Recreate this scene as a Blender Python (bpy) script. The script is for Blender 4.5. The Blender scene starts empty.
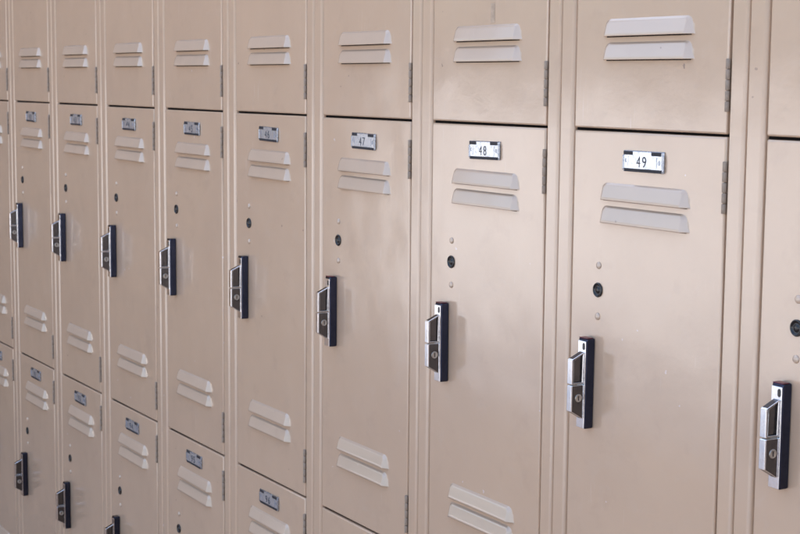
import bpy, bmesh, math, random
from mathutils import Matrix, Vector
random.seed(7)
S = bpy.context.scene
COL = S.collection
MM = 0.001
PITCH = 304.8
TIER = 583.5
Z1 = 1.270           # height of the joint between top row and middle row
RED_TOP_FROM = 47

# ---------------------------------------------------------------- materials
def new_mat(name):
    m = bpy.data.materials.new(name); m.use_nodes = True
    nt = m.node_tree; b = nt.nodes['Principled BSDF']
    return m, nt, b

def N(nt, typ, **kw):
    n = nt.nodes.new(typ)
    for k, v in kw.items(): setattr(n, k, v)
    return n

def math_node(nt, op, a, b=None, c=None, clamp=False):
    n = nt.nodes.new('ShaderNodeMath'); n.operation = op; n.use_clamp = clamp
    for i, v in enumerate((a, b, c)):
        if v is None: continue
        if isinstance(v, (int, float)): n.inputs[i].default_value = v
        else: nt.links.new(v, n.inputs[i])
    return n.outputs[0]

def ramp(nt, src, lo, hi, a=0.0, b=1.0):
    n = nt.nodes.new('ShaderNodeMapRange'); n.clamp = True
    nt.links.new(src, n.inputs['Value'])
    n.inputs['From Min'].default_value = lo; n.inputs['From Max'].default_value = hi
    n.inputs['To Min'].default_value = a; n.inputs['To Max'].default_value = b
    return n.outputs[0]

def noise(nt, vec, scale, detail=3, rough=0.5, dist=0.0):
    n = nt.nodes.new('ShaderNodeTexNoise'); n.inputs['Scale'].default_value = scale
    n.inputs['Detail'].default_value = detail; n.inputs['Roughness'].default_value = rough
    n.inputs['Distortion'].default_value = dist
    nt.links.new(vec, n.inputs['Vector']); return n.outputs['Fac']

def mix(nt, fac, a, b):
    n = nt.nodes.new('ShaderNodeMix'); n.data_type = 'RGBA'
    if isinstance(fac, (int, float)): n.inputs[0].default_value = fac
    else: nt.links.new(fac, n.inputs[0])
    for i, v in ((6, a), (7, b)):
        if isinstance(v, tuple): n.inputs[i].default_value = (*v, 1)
        else: nt.links.new(v, n.inputs[i])
    return n.outputs[2]

PAINT = (0.62, 0.436, 0.303)
PAINT2 = (0.59, 0.414, 0.290)

def paint(name, rough=0.30, worn=1.0, PAINT=PAINT, PAINT2=PAINT2):
    m, nt, b = new_mat(name)
    tc = N(nt, 'ShaderNodeTexCoord'); oi = N(nt, 'ShaderNodeObjectInfo')
    off = N(nt, 'ShaderNodeVectorMath', operation='SCALE')
    cv = N(nt, 'ShaderNodeCombineXYZ')
    nt.links.new(oi.outputs['Random'], cv.inputs[0])
    r2 = math_node(nt, 'FRACT', math_node(nt, 'MULTIPLY', oi.outputs['Random'], 7.31))
    nt.links.new(r2, cv.inputs[1]); nt.links.new(r2, cv.inputs[2])
    nt.links.new(cv.outputs[0], off.inputs[0]); off.inputs['Scale'].default_value = 40
    add = N(nt, 'ShaderNodeVectorMath', operation='ADD')
    nt.links.new(tc.outputs['Object'], add.inputs[0]); nt.links.new(off.outputs[0], add.inputs[1])
    V = add.outputs[0]
    # broad tone drift of an old enamel coat, faint blotches
    n1 = noise(nt, V, 5, 4, 0.55)
    col = mix(nt, ramp(nt, n1, 0.35, 0.65), PAINT, PAINT2)
    n2 = noise(nt, V, 38, 5, 0.65, 0.6)
    col = mix(nt, math_node(nt, 'MULTIPLY', ramp(nt, n2, 0.55, 0.75), 0.18 * worn), col, (0.60, 0.46, 0.36))
    n2b = noise(nt, V, 22, 4, 0.6, 0.3)
    col = mix(nt, math_node(nt, 'MULTIPLY', ramp(nt, n2b, 0.58, 0.74), 0.13 * worn), col, (0.36, 0.25, 0.19))
    # small chips, rust freckles and pale nicks
    vo = N(nt, 'ShaderNodeTexVoronoi'); vo.inputs['Scale'].default_value = 42; vo.inputs['Randomness'].default_value = 1
    wob = N(nt, 'ShaderNodeVectorMath', operation='ADD')
    nz = N(nt, 'ShaderNodeTexNoise'); nz.inputs['Scale'].default_value = 260; nt.links.new(V, nz.inputs['Vector'])
    sc = N(nt, 'ShaderNodeVectorMath', operation='SCALE'); sc.inputs['Scale'].default_value = 0.006
    nt.links.new(nz.outputs['Color'], sc.inputs[0]); nt.links.new(V, wob.inputs[0]); nt.links.new(sc.outputs[0], wob.inputs[1])
    nt.links.new(wob.outputs[0], vo.inputs['Vector'])
    sep = N(nt, 'ShaderNodeSeparateColor'); nt.links.new(vo.outputs['Color'], sep.inputs[0])
    rad = ramp(nt, sep.outputs[0], 0.72, 1.0, 0.0, 0.10)
    chip = math_node(nt, 'LESS_THAN', vo.outputs['Distance'], rad)
    chipc = mix(nt, ramp(nt, sep.outputs[1], 0.45, 0.5), (0.72, 0.60, 0.56), (0.22, 0.15, 0.13))
    col = mix(nt, math_node(nt, 'MULTIPLY', chip, 0.65 * worn), col, chipc)
    # hairline scratches: strongly stretched noise, only in places
    mp = N(nt, 'ShaderNodeMapping'); mp.inputs['Scale'].default_value = (1.0, 1.0, 0.05)
    mp.inputs['Rotation'].default_value = (0, 0.35, 0); nt.links.new(V, mp.inputs['Vector'])
    ns = noise(nt, mp.outputs[0], 420, 2, 0.5)
    msk = ramp(nt, noise(nt, V, 9, 3, 0.5), 0.56, 0.68)
    scr = math_node(nt, 'MULTIPLY', ramp(nt, ns, 0.66, 0.72), msk)
    col = mix(nt, math_node(nt, 'MULTIPLY', scr, 0.30 * worn), col, (0.74, 0.62, 0.54))
    nt.links.new(col, b.inputs['Base Color'])
    n3 = noise(nt, V, 14, 5, 0.6)
    rg = ramp(nt, n3, 0.3, 0.7, rough - 0.03, rough + 0.05)
    rg = math_node(nt, 'ADD', rg, math_node(nt, 'MULTIPLY', ramp(nt, n2, 0.5, 0.7), 0.04))
    nt.links.new(math_node(nt, 'MINIMUM', rg, 0.255), b.inputs['Roughness'])
    b.inputs['Specular IOR Level'].default_value = 0.6
    b.inputs['Coat Weight'].default_value = 1.0; b.inputs['Coat Roughness'].default_value = 0.14; b.inputs['Coat IOR'].default_value = 1.58
    # orange peel + slightly wavy sheet metal
    b1 = N(nt, 'ShaderNodeBump'); b1.inputs['Strength'].default_value = 0.35; b1.inputs['Distance'].default_value = 0.00017
    nt.links.new(noise(nt, V, 230, 2, 0.5), b1.inputs['Height'])
    b2 = N(nt, 'ShaderNodeBump'); b2.inputs['Strength'].default_value = 0.5; b2.inputs['Distance'].default_value = 0.0042
    nt.links.new(noise(nt, V, 7, 2, 0.4), b2.inputs['Height'])
    nt.links.new(b2.outputs[0], b1.inputs['Normal']); nt.links.new(b1.outputs[0], b.inputs['Normal']); nt.links.new(b1.outputs[0], b.inputs['Coat Normal'])
    return m

def metal(name, colr, rough, metallic=1.0, smudge=0.12):
    m, nt, b = new_mat(name)
    tc = N(nt, 'ShaderNodeTexCoord')
    n1 = noise(nt, tc.outputs['Object'], 160, 4, 0.6)
    n2 = noise(nt, tc.outputs['Object'], 700, 2, 0.5)
    c2 = tuple(c * 0.6 for c in colr)
    nt.links.new(mix(nt, ramp(nt, n1, 0.5, 0.75, 0, 0.6), colr, c2), b.inputs['Base Color'])
    nt.links.new(ramp(nt, n1, 0.3, 0.7, rough, rough + smudge), b.inputs['Roughness'])
    b.inputs['Metallic'].default_value = metallic
    bu = N(nt, 'ShaderNodeBump'); bu.inputs['Strength'].default_value = 0.12; bu.inputs['Distance'].default_value = 0.0002
    nt.links.new(n2, bu.inputs['Height']); nt.links.new(bu.outputs[0], b.inputs['Normal'])
    return m

def plain(name, colr, rough=0.5, spec=0.5, var=0.25, scale=300):
    m, nt, b = new_mat(name)
    tc = N(nt, 'ShaderNodeTexCoord')
    n1 = noise(nt, tc.outputs['Object'], scale, 4, 0.6)
    c2 = tuple(c * (1 - var) for c in colr)
    nt.links.new(mix(nt, ramp(nt, n1, 0.35, 0.7), colr, c2), b.inputs['Base Color'])
    b.inputs['Roughness'].default_value = rough; b.inputs['Specular IOR Level'].default_value = spec
    return m

M = {}
M['paint'] = paint('beige_enamel', 0.18)
M['frame'] = paint('beige_enamel_frame', 0.19, 0.7)
M['louver'] = paint('beige_enamel_lit', 0.20, 0.6, (0.62, 0.462, 0.345), (0.59, 0.44, 0.33))  # paler copy of the door enamel, painting in the louvers' brighter sheen
M['chrome'] = metal('bright_chrome', (0.95, 0.95, 0.97), 0.09)
M['gun'] = metal('dark_cast_metal', (0.11, 0.105, 0.11), 0.16)
M['navy'] = metal('blued_plate_metal', (0.042, 0.048, 0.08), 0.12)
M['steel'] = metal('worn_steel', (0.50, 0.47, 0.44), 0.28)
M['hinge'] = metal('painted_hinge', (0.33, 0.25, 0.19), 0.45, 0.0)
M['black'] = plain('black_plastic', (0.010, 0.011, 0.014), 0.22, 0.6)
M['opening_shade'] = plain('painted_opening_shade', (0.012, 0.010, 0.009), 0.8, 0.1)
M['slot'] = plain('black_slot', (0.03, 0.03, 0.038), 0.5, 0.3)
M['holder'] = metal('silver_card_holder', (0.40, 0.43, 0.49), 0.20, 0.9)
M['card'] = metal('glossy_number_card', (0.64, 0.68, 0.74), 0.16, 0.72, 0.08)
M['ink'] = plain('number_ink', (0.05, 0.05, 0.065), 0.5, 0.3)
M['ink2'] = plain('faint_ink', (0.25, 0.26, 0.32), 0.5, 0.3)
M['ghost'] = plain('rubbed_grey_numeral', (0.57, 0.425, 0.31), 0.3, 0.3, 0.35, 90)
M['red'] = metal('painted_red_reflection', (0.20, 0.025, 0.035), 0.25, 0.6)

# ---------------------------------------------------------------- mesh helpers (mm in, metres out)
def link(name, bm, mats, smooth=None):
    me = bpy.data.meshes.new(name)
    for v in bm.verts: v.co *= MM
    bm.normal_update(); bm.to_mesh(me); bm.free()
    for m in (mats if isinstance(mats, (list, tuple)) else [mats]): me.materials.append(m)
    return me

def quad(bm, pts, smooth=False, mi=0):
    f = bm.faces.new([bm.verts.new(p) for p in pts]); f.smooth = smooth; f.material_index = mi; return f

def box(bm, x0, x1, y0, y1, z0, z1, bev=0.0, mi=0, seg=2):
    r = bmesh.ops.create_cube(bm, size=1.0)
    vs = r['verts']
    for v in vs:
        v.co = Vector(((x0 + x1) / 2 + v.co.x * (x1 - x0), (y0 + y1) / 2 + v.co.y * (y1 - y0), (z0 + z1) / 2 + v.co.z * (z1 - z0)))
    fs = list({f for v in vs for f in v.link_faces})
    for f in fs: f.material_index = mi
    if bev:
        es = list({e for v in vs for e in v.link_edges})
        bmesh.ops.bevel(bm, geom=es, offset=bev, segments=seg, affect='EDGES', profile=0.5)
    return fs

def prism_x(bm, x0, x1, pts, bev=0.0, mi=0, seg=2):
    """pts: (y,z) polygon, extruded along x"""
    a = [bm.verts.new((x0, y, z)) for y, z in pts]; b = [bm.verts.new((x1, y, z)) for y, z in pts]
    n = len(pts); fs = [bm.faces.new(a), bm.faces.new(b[::-1])]
    for i in range(n):
        fs.append(bm.faces.new((a[i], b[i], b[(i + 1) % n], a[(i + 1) % n])))
    bmesh.ops.recalc_face_normals(bm, faces=fs)
    for f in fs: f.material_index = mi
    if bev:
        es = list({e for f in fs for e in f.edges})
        bmesh.ops.bevel(bm, geom=es, offset=bev, segments=seg, affect='EDGES', profile=0.5)
    return fs

def lathe(bm, c, axis, prof, seg=28, mi=0):
    """prof: (radius, height along axis). axis 'y-' towards viewer or 'x+' or 'z'"""
    rings = []
    for r, h in prof:
        ring = []
        for i in range(seg):
            a = 2 * math.pi * i / seg; p, q = r * math.cos(a), r * math.sin(a)
            if axis == 'y-': co = (c[0] + p, c[1] - h, c[2] + q)
            elif axis == 'x+': co = (c[0] + h, c[1] + p, c[2] + q)
            else: co = (c[0] + p, c[1] + q, c[2] + h)
            ring.append(bm.verts.new(co))
        rings.append(ring)
    fs = []
    for k in range(len(rings) - 1):
        for i in range(seg):
            f = bm.faces.new((rings[k][i], rings[k][(i + 1) % seg], rings[k + 1][(i + 1) % seg], rings[k + 1][i])); f.smooth = True; f.material_index = mi; fs.append(f)
    f = bm.faces.new(rings[-1]); f.smooth = True; f.material_index = mi; fs.append(f)
    f = bm.faces.new(rings[0][::-1]); f.material_index = mi; fs.append(f)
    bmesh.ops.recalc_face_normals(bm, faces=fs)

def obj(name, me, parent=None):
    o = bpy.data.objects.new(name, me); COL.objects.link(o); o.parent = parent
    return o

# ---------------------------------------------------------------- door panel
DW, DZ0, DZ1 = 250.6, -TIER + 1.6, -1.2
def door_mesh():
    bm = bmesh.new(); r = 2.4; cr = 1.8; depth = 19
    loops = []
    def ring(inset, y):
        vs = []
        x0, x1, z0, z1 = .9 + inset, DW - .8 - inset, DZ0 + inset, DZ1 - inset
        c = max(cr - inset * 0.6, 0.4)
        for cx, cz, a0 in ((x1 - c, z1 - c, 0), (x0 + c, z1 - c, 90), (x0 + c, z0 + c, 180), (x1 - c, z0 + c, 270)):
            for k in range(4):
                a = math.radians(a0 + 30 * k); vs.append(bm.verts.new((cx + c * math.cos(a), y, cz + c * math.sin(a))))
        return vs
    loops.append(ring(0, depth)); loops.append(ring(0, r))
    for k in range(1, 7):
        a = math.radians(15 * k); loops.append(ring(r * (1 - math.cos(a)), r - r * math.sin(a)))
    fs = []
    for k in range(len(loops) - 1):
        n = len(loops[k])
        for i in range(n):
            f = bm.faces.new((loops[k][i], loops[k][(i + 1) % n], loops[k + 1][(i + 1) % n], loops[k + 1][i])); f.smooth = True; fs.append(f)
    f = bm.faces.new(loops[-1]); fs.append(f)
    f = bm.faces.new(loops[0][::-1]); fs.append(f)
    bmesh.ops.recalc_face_normals(bm, faces=fs)
    return link('door', bm, M['paint'])

# ---------------------------------------------------------------- pressed louver (open at the bottom)
def louver_mesh():
    """local: x -74.5..74.5, z 0 (top) .. -19 (bottom), pressed out to y = -H"""
    bm = bmesh.new(); H = 6.8; W = 74.5; L = 18.8
    xs = []
    e = [0, .4, .9, 1.6, 2.5, 3.5, 4.6, 5.8, 7, 8.2, 9.4, 10.4, 11.2, 12, 12.8, 13.8, 15, 17, 22]
    xs = [-W + q for q in e] + [-W + 22 + (2 * W - 44) * k / 8 for k in range(1, 8)] + [W - q for q in e[::-1]]
    zs = [0, .35, .8, 1.3, 1.9, 2.6, 3.5, 4.6, 6, 7.6, 9.4, 11.2, 12.6, 13.6, 14.4, 15.1, 15.8, 16.6, 17.6, L]
    def prof(v):
        pts = [(0, 0), (0.9, 0.16), (1.9, .36), (2.9, .44), (14.8, .93), (15.8, .97), (16.6, .985), (L, 1.0)]
        for (a, p), (b_, q) in zip(pts, pts[1:]):
            if v <= b_:
                return H * (p + (q - p) * (v - a) / (b_ - a))
        return H
    def smin(a, b_, k=0.22):
        h = max(k - abs(a - b_), 0) / k
        return min(a, b_) - h * h * k * 0.25
    def h(x, v):
        d = W - abs(x) - 0.36 * (L - v) * (1 if x > 0 else .8)
        # rounded upper corners
        rc = 6.0
        if d < rc and v < rc:
            dd = rc - math.hypot(rc - d, rc - v)
            d = min(d, dd) if dd < d else d
        end = H * 1.12 * d / (11.0 if x > 0 else 9.0)
        return max(0.0, smin(prof(v), max(end, 0)))
    T = 0.9
    def sheet(off):
        return [[bm.verts.new((x, -max(h(x, v) - off, 0.05 if off == 0 else 0.02), -v)) for x in xs] for v in zs]
    A = sheet(0); fs = []
    for j in range(len(zs) - 1):
        for i in range(len(xs) - 1):
            if max(h(xs[i + a], zs[j + b_]) for a in (0, 1) for b_ in (0, 1)) < 0.06: continue
            f = bm.faces.new((A[j][i], A[j + 1][i], A[j + 1][i + 1], A[j][i + 1])); f.smooth = True; fs.append(f)
    # bottom lip thickness and inner return
    j = len(zs) - 1
    low = [bm.verts.new((x, min(-h(x, L) + T, -0.02), -L)) for x in xs]
    inn = [bm.verts.new((x, min(-h(x, 8) + T, -0.02), -8)) for x in xs]
    for i in range(len(xs) - 1):
        if h(xs[i], L) < T and h(xs[i + 1], L) < T: continue
        f = bm.faces.new((A[j][i], low[i], low[i + 1], A[j][i + 1])); fs.append(f)
        f = bm.faces.new((low[i], inn[i], inn[i + 1], low[i + 1])); fs.append(f)
    # dark quad for the cut behind the press; below the lip it paints shadow
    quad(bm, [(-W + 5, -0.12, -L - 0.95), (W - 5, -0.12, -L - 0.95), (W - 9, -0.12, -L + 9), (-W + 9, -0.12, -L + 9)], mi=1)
    for v in [v for v in bm.verts if not v.link_faces]: bm.verts.remove(v)
    bmesh.ops.remove_doubles(bm, verts=bm.verts, dist=0.001)
    return link('louver', bm, [M['louver'], M['opening_shade']])

# ---------------------------------------------------------------- folded frame of one locker
FY = 0.3
def strip_profile(x0, x1, r0, r1, yb0, yb1):
    """front strip with rounded folds; x0<x1, returns (x,y) list from back-left to back-right"""
    pts = [(x0, yb0), (x0, FY + r0)]
    for k in range(1, 6):
        a = math.radians(18 * k); pts.append((x0 + r0 * (1 - math.cos(a)), FY + r0 * (1 - math.sin(a))))
    for k in range(0, 6):
        a = math.radians(18 * k); pts.append((x1 - r1 * (1 - math.sin(a)), FY + r1 * (1 - math.cos(a))))
    pts.append((x1, yb1)); return pts

def frame_mesh(kind):
    bm = bmesh.new()
    za, zb = -TIER, 0.0
    if kind == 'top': zb = 22.0
    if kind == 'low': za = -TIER - 24
    XL, XR = -27.2, 274.8
    for prof in (strip_profile(XL, -3.2, 1.8, 5.5, 300, 32), strip_profile(252.8, XR, 1.6, 4.8, 32, 300)):
        a = [bm.verts.new((x, y, za)) for x, y in prof]; b = [bm.verts.new((x, y, zb)) for x, y in prof]
        for i in range(len(prof) - 1):
            f = bm.faces.new((a[i], b[i], b[i + 1], a[i + 1])); f.smooth = (0 < i < len(prof) - 2) and i != 6
    quad(bm, [(-3.2, 7, -1.3), (252.8, 7, -1.3), (252.8, 7, 0), (-3.2, 7, 0)], mi=1)      # shelf edge in the joint, coloured dark to paint the gap's shade
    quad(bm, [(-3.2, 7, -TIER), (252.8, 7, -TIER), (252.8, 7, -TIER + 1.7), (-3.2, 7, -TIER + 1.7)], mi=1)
    # cross lips behind the doors, dark as painted gap shade; shelf and back
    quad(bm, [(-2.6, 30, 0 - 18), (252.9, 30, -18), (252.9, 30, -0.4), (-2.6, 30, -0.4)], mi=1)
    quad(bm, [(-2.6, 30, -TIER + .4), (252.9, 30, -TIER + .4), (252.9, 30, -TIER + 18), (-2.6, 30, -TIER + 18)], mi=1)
    quad(bm, [(XL + .3, 30, -0.4), (XR - .3, 30, -0.4), (XR - .3, 300, -0.4), (XL + .3, 300, -0.4)])
    quad(bm, [(XL, 300, za), (XR, 300, za), (XR, 300, zb), (XL, 300, zb)])
    if kind == 'top':
        quad(bm, [(-2.6, FY + .6, 1), (252.9, FY + .6, 1), (252.9, FY + .6, 22), (-2.6, FY + .6, 22)])
        quad(bm, [(XL, FY, 22), (XR, FY, 22), (XR, 300, 22), (XL, 300, 22)])
    if kind == 'low':
        quad(bm, [(-2.6, FY + .6, -TIER - 1), (252.9, FY + .6, -TIER - 1), (252.9, FY + .6, za), (-2.6, FY + .6, za)])
        box(bm, XL, XR, 8, 298, za - 74, za)          # recessed toe base down to the ground
    return link('frame', bm, [M['frame'], M['opening_shade']])

# ---------------------------------------------------------------- hinge, rivet, lock plug
def hinge_mesh():
    bm = bmesh.new()
    n = 5; L = 52.5
    for k in range(n):
        z = -L + L * k / n
        lathe(bm, (0, 0, z + .45), 'z', [(0.6, 0), (2.2, 0), (2.45, .35), (2.45, L / n - 1.2), (2.2, L / n - .85), (.6, L / n - .85)], 16)
    lathe(bm, (0, 0, -L + .6), 'z', [(1.2, 0), (1.2, L - 1.5)], 10)
    return link('hinge', bm, M['hinge'])

def rivet_mesh():
    bm = bmesh.new(); lathe(bm, (0, 0, 0), 'y-', [(4.1, 0.02), (4.05, .5), (3.6, 1.2), (2.7, 1.8), (1.5, 2.15), (.4, 2.25)], 24)
    return link('rivet', bm, M['louver'])

def plug_mesh():
    bm = bmesh.new()
    lathe(bm, (0, 0, 0), 'y-', [(8.2, 0.05), (8.2, 1.0), (7.8, 1.6), (6.9, 1.8), (6.3, 1.2), (6.0, .4), (3.3, .35), (3.0, 1.1), (2.2, 1.5), (.4, 1.5)], 32)
    return link('lock_plug', bm, M['black'])

# ---------------------------------------------------------------- number plate
def holder_mesh():
    bm = bmesh.new()
    box(bm, 91.8, 159, -2.0, -0.02, -43.2, -20.6, 1.0)
    # rounded grips at both ends
    box(bm, 91.4, 94.2, -3.0, -0.5, -41.2, -25.6, 0.8)
    box(bm, 156.6, 159.6, -3.0, -0.5, -41.6, -24.2, 0.8)
    return link('card_holder', bm, M['holder'])
def card_mesh():
    bm = bmesh.new(); box(bm, 94.6, 156.2, -2.45, -2.05, -39.4, -21.6)
    return link('card', bm, M['card'])
def slots_mesh():
    bm = bmesh.new()
    box(bm, 93.4, 108.6, -2.75, -2.1, -25.2, -21.2, .15); box(bm, 139.4, 155.4, -2.75, -2.1, -25.2, -21.2, .15)
    box(bm, 94.6, 155.4, -2.6, -2.1, -43.0, -39.7, .15)
    return link('slot', bm, M['slot'])
def text_bm(bm, s, cx, cz, w, h, y, mi=0, thick=0.0):
    cu = bpy.data.curves.new('tmp', 'FONT'); cu.body = s; cu.align_x = 'CENTER'; cu.size = 1; cu.resolution_u = 4
    cu.offset = thick
    o = bpy.data.objects.new('tmp', cu); COL.objects.link(o)
    dg = bpy.context.evaluated_depsgraph_get(); dg.update()
    me = bpy.data.meshes.new_from_object(o.evaluated_get(dg))
    xs = [v.co.x for v in me.vertices]; ys = [v.co.y for v in me.vertices]
    x0, x1, y0, y1 = min(xs), max(xs), min(ys), max(ys)
    vm = [bm.verts.new((cx + ((v.co.x - x0) / (x1 - x0) - .5) * w, y, cz + ((v.co.y - y0) / (y1 - y0) - .5) * h)) for v in me.vertices]
    for p in me.polygons:
        try:
            f = bm.faces.new([vm[i] for i in p.vertices]); f.material_index = mi
        except ValueError: pass
    bpy.data.objects.remove(o); bpy.data.curves.remove(cu); bpy.data.meshes.remove(me)
def number_mesh(s):
    bm = bmesh.new()
    w = 15.5
    [text_bm(bm, ch, 118.2 + 9.6 * i, -32.3, (6.6 if ch != '1' else 3), 11.6, -2.62, 0, -0.004) for i, ch in enumerate(s)]
    text_bm(bm, 'K', 97.4, -31.4, 2.6, 4.6, -2.6, 1)
    text_bm(bm, '0' if s.endswith('9') else '8', 152.3, -32.2, 3.0, 5.0, -2.6, 1)
    for x in (101.0, 148.0): box(bm, x - .2, x + .2, -2.6, -2.44, -37.8, -26.2, 0, 1)
    return link('number', bm, [M['ink'], M['ink2']])

# ---------------------------------------------------------------- handle
def back_plate_mesh(red):
    bm = bmesh.new(); box(bm, 32.6, 47.8, -12.2, -0.02, -333, -230.5, 2.0, 0, 4)
    if red: box(bm, 33.4, 47.0, -11.9, -3.0, -230.9, -229.9, .3, 1)  # red strip paints a maroon reflection along the top edge
    return link('back_plate', bm, [M['navy'], M['red']])
def face_plate_mesh():
    bm = bmesh.new(); box(bm, 33.4, 47.4, -13.2, -12.3, -332.2, -233.5, .45, 0, 2)
    return link('face_plate', bm, M['chrome'])
def slot_hole_mesh():
    bm = bmesh.new()
    vs = []
    for i in range(20):
        a = 2 * math.pi * i / 20
        vs.append(((43.9 + 2.3 * math.cos(a)), -13.35, -239.3 + (2.5 * math.sin(a)) + (1.5 if math.sin(a) > 0 else -1.5)))
    f = bm.faces.new([bm.verts.new(v) for v in vs])
    return link('padlock_slot', bm, M['black'])
def lift_mesh():
    bm = bmesh.new()
    fs = prism_x(bm, 37.2, 45.4, [(-13.3, -245.4), (-13.3, -281.2), (-29.0, -281.2), (-29.0, -252.6)], 0)
    bmesh.ops.recalc_face_normals(bm, faces=bm.faces)
    right = [f for f in bm.faces if f.normal.x > .9][0]
    r = bmesh.ops.inset_region(bm, faces=[right], thickness=2.6, depth=0)
    r = bmesh.ops.inset_region(bm, faces=[right], thickness=0.7, depth=-2.6)
    es = [e for e in bm.edges if e.calc_length() > 6 and len(e.link_faces) == 2 and e.calc_face_angle() > .5 and all(abs(v.co.x - 45.4) < .01 or abs(v.co.x - 37.2) < .01 for v in e.verts)]
    bmesh.ops.bevel(bm, geom=es, offset=.5, segments=2, affect='EDGES', profile=.5, material=1)
    return link('lift', bm, [M['gun'], M['chrome']])
def lock_body_mesh():
    bm = bmesh.new()
    prism_x(bm, 37.2, 45.4, [(-13.3, -282.4), (-13.3, -321.5), (-29.0, -312.0), (-29.0, -282.4)])
    bmesh.ops.bevel(bm, geom=list(bm.edges), offset=.5, segments=2, affect='EDGES', profile=.5, material=1)
    return link('lock_body', bm, [M['gun'], M['chrome']])
def trim_mesh(z0, z1):
    bm = bmesh.new(); box(bm, 37.4, 45.3, -30.2, -29.05, z0, z1, .5, 0, 3)
    return link('front_trim', bm, M['chrome'])
def keylock_mesh():
    bm = bmesh.new()
    lathe(bm, (45.3, -20.2, -297), 'x+', [(4.6, 0), (4.6, .7), (4.1, 1.1), (3.4, .8), (.3, .8)], 28)
    box(bm, 46.1, 46.35, -20.8, -19.6, -299.6, -294.4, 0, 1)
    return link('key_cylinder', bm, [M['steel'], M['black']])

ME = dict(door=door_mesh(), louver=louver_mesh(), frame=frame_mesh('mid'), frame_top=frame_mesh('top'), frame_low=frame_mesh('low'),
          hinge=hinge_mesh(), rivet=rivet_mesh(), plug=plug_mesh(), holder=holder_mesh(), card=card_mesh(), slots=slots_mesh(),
          bp=back_plate_mesh(False), bpr=back_plate_mesh(True), fp=face_plate_mesh(), sh=slot_hole_mesh(), lift=lift_mesh(), lock=lock_body_mesh(),
          t1=trim_mesh(-280.9, -253.0), t2=trim_mesh(-311.8, -282.8), key=keylock_mesh())
ghost = None

def build_locker():
    """one locker with all its parts; origin at the lower middle of its door"""
    root = bpy.data.objects.new('locker', None); COL.objects.link(root); root.empty_display_size = .05
    ox, oz = -DW / 2 * MM, TIER * MM          # part meshes use the door's top left corner as origin
    def part(name, key, parent, x=0, y=0, z=0):
        o = obj(name, ME[key], parent); o.location = (x * MM, y * MM, z * MM); return o
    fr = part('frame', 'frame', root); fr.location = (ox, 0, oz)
    # the door hangs from its right edge: origin of the door object stays at top left
    d = part('door', 'door', root); d.location = (ox, 0, oz)
    for z in (-57.0, -82.2, -463.6, -488.8): part('louver', 'louver', d, 125.6, 0, z)
    for z in (-149.6, -206.6): part('rivet', 'rivet', d, 51, 0, z)
    part('lock_plug', 'plug', d, 50.6, 0, -177)
    h = part('handle', 'bp', root); h.location = (ox, 0, oz)
    for n, k in (('face_plate', 'fp'), ('padlock_slot', 'sh'), ('lift', 'lift'), ('lock_body', 'lock'), ('front_trim', 't1'), ('front_trim', 't2'), ('key_cylinder', 'key')):
        part(n, k, h)
    p = part('number_plate', 'holder', root); p.location = (ox, 0, oz)
    part('card', 'card', p); part('slot', 'slots', p)
    for z in (-25.0, -507.5):
        g = part('hinge', 'hinge', root); g.location = (ox + 249.6 * MM, -0.4 * MM, oz + z * MM)
    return root

def copy_tree(o, parent=None):
    c = o.copy(); COL.objects.link(c)
    c.parent = parent
    for ch in list(o.children): copy_tree(ch, c)
    return c

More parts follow.
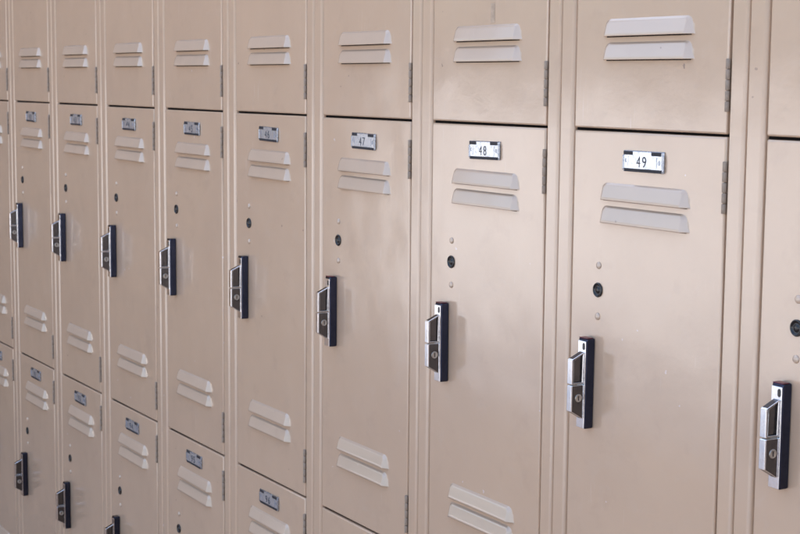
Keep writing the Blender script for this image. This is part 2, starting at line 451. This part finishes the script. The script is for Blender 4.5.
proto = build_locker()
FIRST, LAST = 41, 51
ORD = {50: 'first', 49: 'second'}
first = True
for c in range(FIRST, LAST + 1):
    for tier in (0, 1, 2):                       # 0 top, 1 middle, 2 bottom
        if first: root = proto; first = False
        else: root = copy_tree(proto)
        root.location = ((c - 48) * PITCH * MM + DW / 2 * MM, 0, Z1 - tier * TIER * MM)
        root['category'] = 'locker'
        for ch in root.children:
            k = ch.name.split('.')[0]
            if k == 'door':
                a = random.uniform(-.0022, .0022)          # every door sits a hair differently
                ch.rotation_euler = (random.uniform(-.0006, .0006), random.uniform(-.0007, .0007), a)
                ch.location = (-DW / 2 * MM, (-a * DW if a > 0 else 0) * MM * .5, TIER * MM)
            elif k == 'frame':
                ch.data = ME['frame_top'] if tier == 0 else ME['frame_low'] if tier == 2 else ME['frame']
            elif k == 'handle' and c >= RED_TOP_FROM and tier == 1:
                ch.data = ME['bpr']
            elif k == 'number_plate' and tier:
                n = obj('number', number_mesh(str(c if tier == 1 else c + 50)), ch)
        for ch in root.children:                     # nothing is mounted perfectly square
            k = ch.name.split('.')[0]
            if k in ('handle', 'number_plate'):
                px, pz = (40, -282) if k == 'handle' else (125, -32)
                a = random.gauss(0, .005 if k == 'handle' else .010)
                # turn about the part's own middle, which sits at (px, pz) from the door corner
                ca, sa = math.cos(a), math.sin(a)
                dx, dz = random.gauss(0, .35), random.gauss(0, .5)
                ch.rotation_euler = (0, a, 0)
                ch.location = (-DW / 2 * MM + (px - (ca * px + sa * pz) + dx) * MM, 0, TIER * MM + (pz - (-sa * px + ca * pz) + dz) * MM)
        root['group'] = ('top row of lockers', 'middle row of numbered lockers', 'bottom row of lockers')[tier]
        if tier == 1:
            w = {49: 'beige metal locker with number 49 on its plate',
                 48: 'beige metal locker with number 48 on its plate',
                 47: 'beige metal locker with number 47 on its plate',
                 50: 'middle row beige locker cut off at the right edge, right of number 49',
                 51: 'middle row beige locker, second to the right of number 49',
                 46: 'middle row beige locker next to number 47 on its left',
                 45: 'middle row beige locker, second to the left of number 47',
                 44: 'middle row beige locker, third to the left of number 47',
                 43: 'middle row beige locker, fourth to the left of number 47',
                 42: 'middle row beige locker, fifth to the left of number 47',
                 41: 'leftmost middle row beige locker, a sliver at the left edge'}[c]
        else:
            where = {49: 'directly %s number 49', 48: 'directly %s number 48', 47: 'directly %s number 47',
                     50: '%s the middle locker cut off right of number 49', 51: '%s the locker second to the right of 49',
                     46: '%s the locker just left of number 47', 45: '%s the locker second left of number 47',
                     44: '%s the locker third left of number 47', 43: '%s the locker fourth left of number 47',
                     42: '%s the locker fifth left of number 47', 41: '%s the leftmost middle locker'}[c] % (('above', '', 'below')[tier])
            w = ('top' if tier == 0 else 'bottom') + ' row beige locker ' + where
            if tier == 0 and c == 48: w = 'top row beige locker with faint grey numeral 1, above number 48'
        root['label'] = w
        if tier == 0 and c == 48:
            bm = bmesh.new(); text_bm(bm, '1', 137.5, -TIER + 134, 8.5, 23, -0.25)
            dr = [ch for ch in root.children if ch.name.startswith('door')][0]
            g = obj('faint_numeral', link('faint_numeral', bm, M['ghost']), dr)

# ---------------------------------------------------------------- setting
def structure(name, me, loc=(0, 0, 0)):
    o = obj(name, me); o.location = loc; o['kind'] = 'structure'; return o
def concrete():
    m, nt, b = new_mat('pale_concrete')
    tc = N(nt, 'ShaderNodeTexCoord')
    n1 = noise(nt, tc.outputs['Object'], 0.5, 6, 0.65); n2 = noise(nt, tc.outputs['Object'], 90, 4, 0.7)
    c = mix(nt, ramp(nt, n1, .3, .7), (0.37, 0.382, 0.405), (0.31, 0.32, 0.34))
    c = mix(nt, ramp(nt, n2, .45, .7, 0, .4), c, (0.22, 0.21, 0.205))
    nt.links.new(c, b.inputs['Base Color']); b.inputs['Roughness'].default_value = .85
    bu = N(nt, 'ShaderNodeBump'); bu.inputs['Strength'].default_value = .3; bu.inputs['Distance'].default_value = .003
    nt.links.new(n2, bu.inputs['Height']); nt.links.new(bu.outputs[0], b.inputs['Normal'])
    return m
Mc = concrete()
bm = bmesh.new()
quad(bm, [(-150000, -150000, 0), (150000, -150000, 0), (150000, 150000, 0), (-150000, 150000, 0)])
structure('ground', link('ground', bm, Mc))
Mp = plain('added_terracotta_paving', (0.42, 0.27, 0.18), 0.75, 0.3, 0.25, 4)
bm = bmesh.new(); quad(bm, [(-14000, -2600, 4), (9000, -2600, 4), (9000, 304, 4), (-14000, 304, 4)])
structure('added_path', link('added_path', bm, Mp))  # unseen paving, added to warm the doors' reflections and bounce light
bm = bmesh.new(); box(bm, -14000, 9000, 305, 500, -50, 4500)  # unseen tall slab, added to throw shade over the ground in front
w = obj('wall', link('wall', bm, Mc)); w['label'] = 'unseen wall added behind the row of lockers to shade the ground'; w['category'] = 'wall'

Mb = plain('added_brown_render', (0.52, 0.32, 0.19), 0.8, 0.3, 0.3, 3)
bm = bmesh.new(); box(bm, -4500, -4200, -2450, 304, -50, 4500)  # unseen brown blocker, added to darken what the left columns reflect
w = obj('added_side_wall', link('added_side_wall', bm, Mb)); w['label'] = 'unseen brown wall added left of the lockers to darken their reflections'; w['category'] = 'wall'

# ---------------------------------------------------------------- light
SUN_EL, SUN_AZ = 42.0, None
sun_dir = Vector((-0.55, 0.85, 0))      # horizontal direction towards the sun
SUN_STR, SUN_ANG, SKY = 4.3, 0.6, 0.15
sun_dir.normalize()
el = math.radians(SUN_EL)
D = Vector((sun_dir.x * math.cos(el), sun_dir.y * math.cos(el), math.sin(el)))
ld = bpy.data.lights.new('sun', 'SUN'); ld.energy = SUN_STR; ld.angle = math.radians(SUN_ANG); ld.color = (1, .955, .90)
lo = bpy.data.objects.new('sun', ld); COL.objects.link(lo); lo.rotation_euler = D.to_track_quat('Z', 'Y').to_euler(); lo.location = (0, -4, 5)
wd = bpy.data.worlds.new('World'); S.world = wd; wd.use_nodes = True
nt = wd.node_tree; bg = nt.nodes['Background']
sky = nt.nodes.new('ShaderNodeTexSky'); sky.sky_type = 'NISHITA'; sky.sun_disc = False
sky.sun_elevation = el; sky.sun_rotation = math.atan2(sun_dir.x, sun_dir.y)
sky.air_density = 1.1; sky.dust_density = 7.0; sky.ozone_density = 1.0
nt.links.new(sky.outputs[0], bg.inputs[0]); bg.inputs[1].default_value = SKY

# ---------------------------------------------------------------- camera
yaw, pit, roll = 1.03932279, 0.11735243, 0.00863386
cy, sy, cp, sp = math.cos(yaw), math.sin(yaw), math.cos(pit), math.sin(pit)
f = Vector((-sy * cp, cy * cp, -sp)); r = Vector((cy, sy, 0)); u = r.cross(f)
cr_, sr = math.cos(roll), math.sin(roll)
r2, u2 = cr_ * r + sr * u, -sr * r + cr_ * u
cd = bpy.data.cameras.new('camera'); cam = bpy.data.objects.new('camera', cd); COL.objects.link(cam)
cam.matrix_world = Matrix(((r2.x, u2.x, -f.x, 5.655062 * PITCH * MM), (r2.y, u2.y, -f.y, -3.476135 * PITCH * MM), (r2.z, u2.z, -f.z, Z1 + .161076 * PITCH * MM), (0, 0, 0, 1)))
cd.sensor_width = 36; cd.lens = 1561.243 / 800 * 36; cd.clip_start = .05; cd.clip_end = 1000
cd.dof.use_dof = True; cd.dof.focus_distance = 1.85; cd.dof.aperture_fstop = 24
S.camera = cam

S.render.engine = 'CYCLES'
S.view_settings.view_transform = 'Standard'; S.view_settings.look = 'None'
S.view_settings.exposure = 2.03; S.view_settings.gamma = 1
S.render.film_transparent = False
S.cycles.max_bounces = 10; S.cycles.diffuse_bounces = 6; S.cycles.glossy_bounces = 6
S.cycles.use_denoising = True
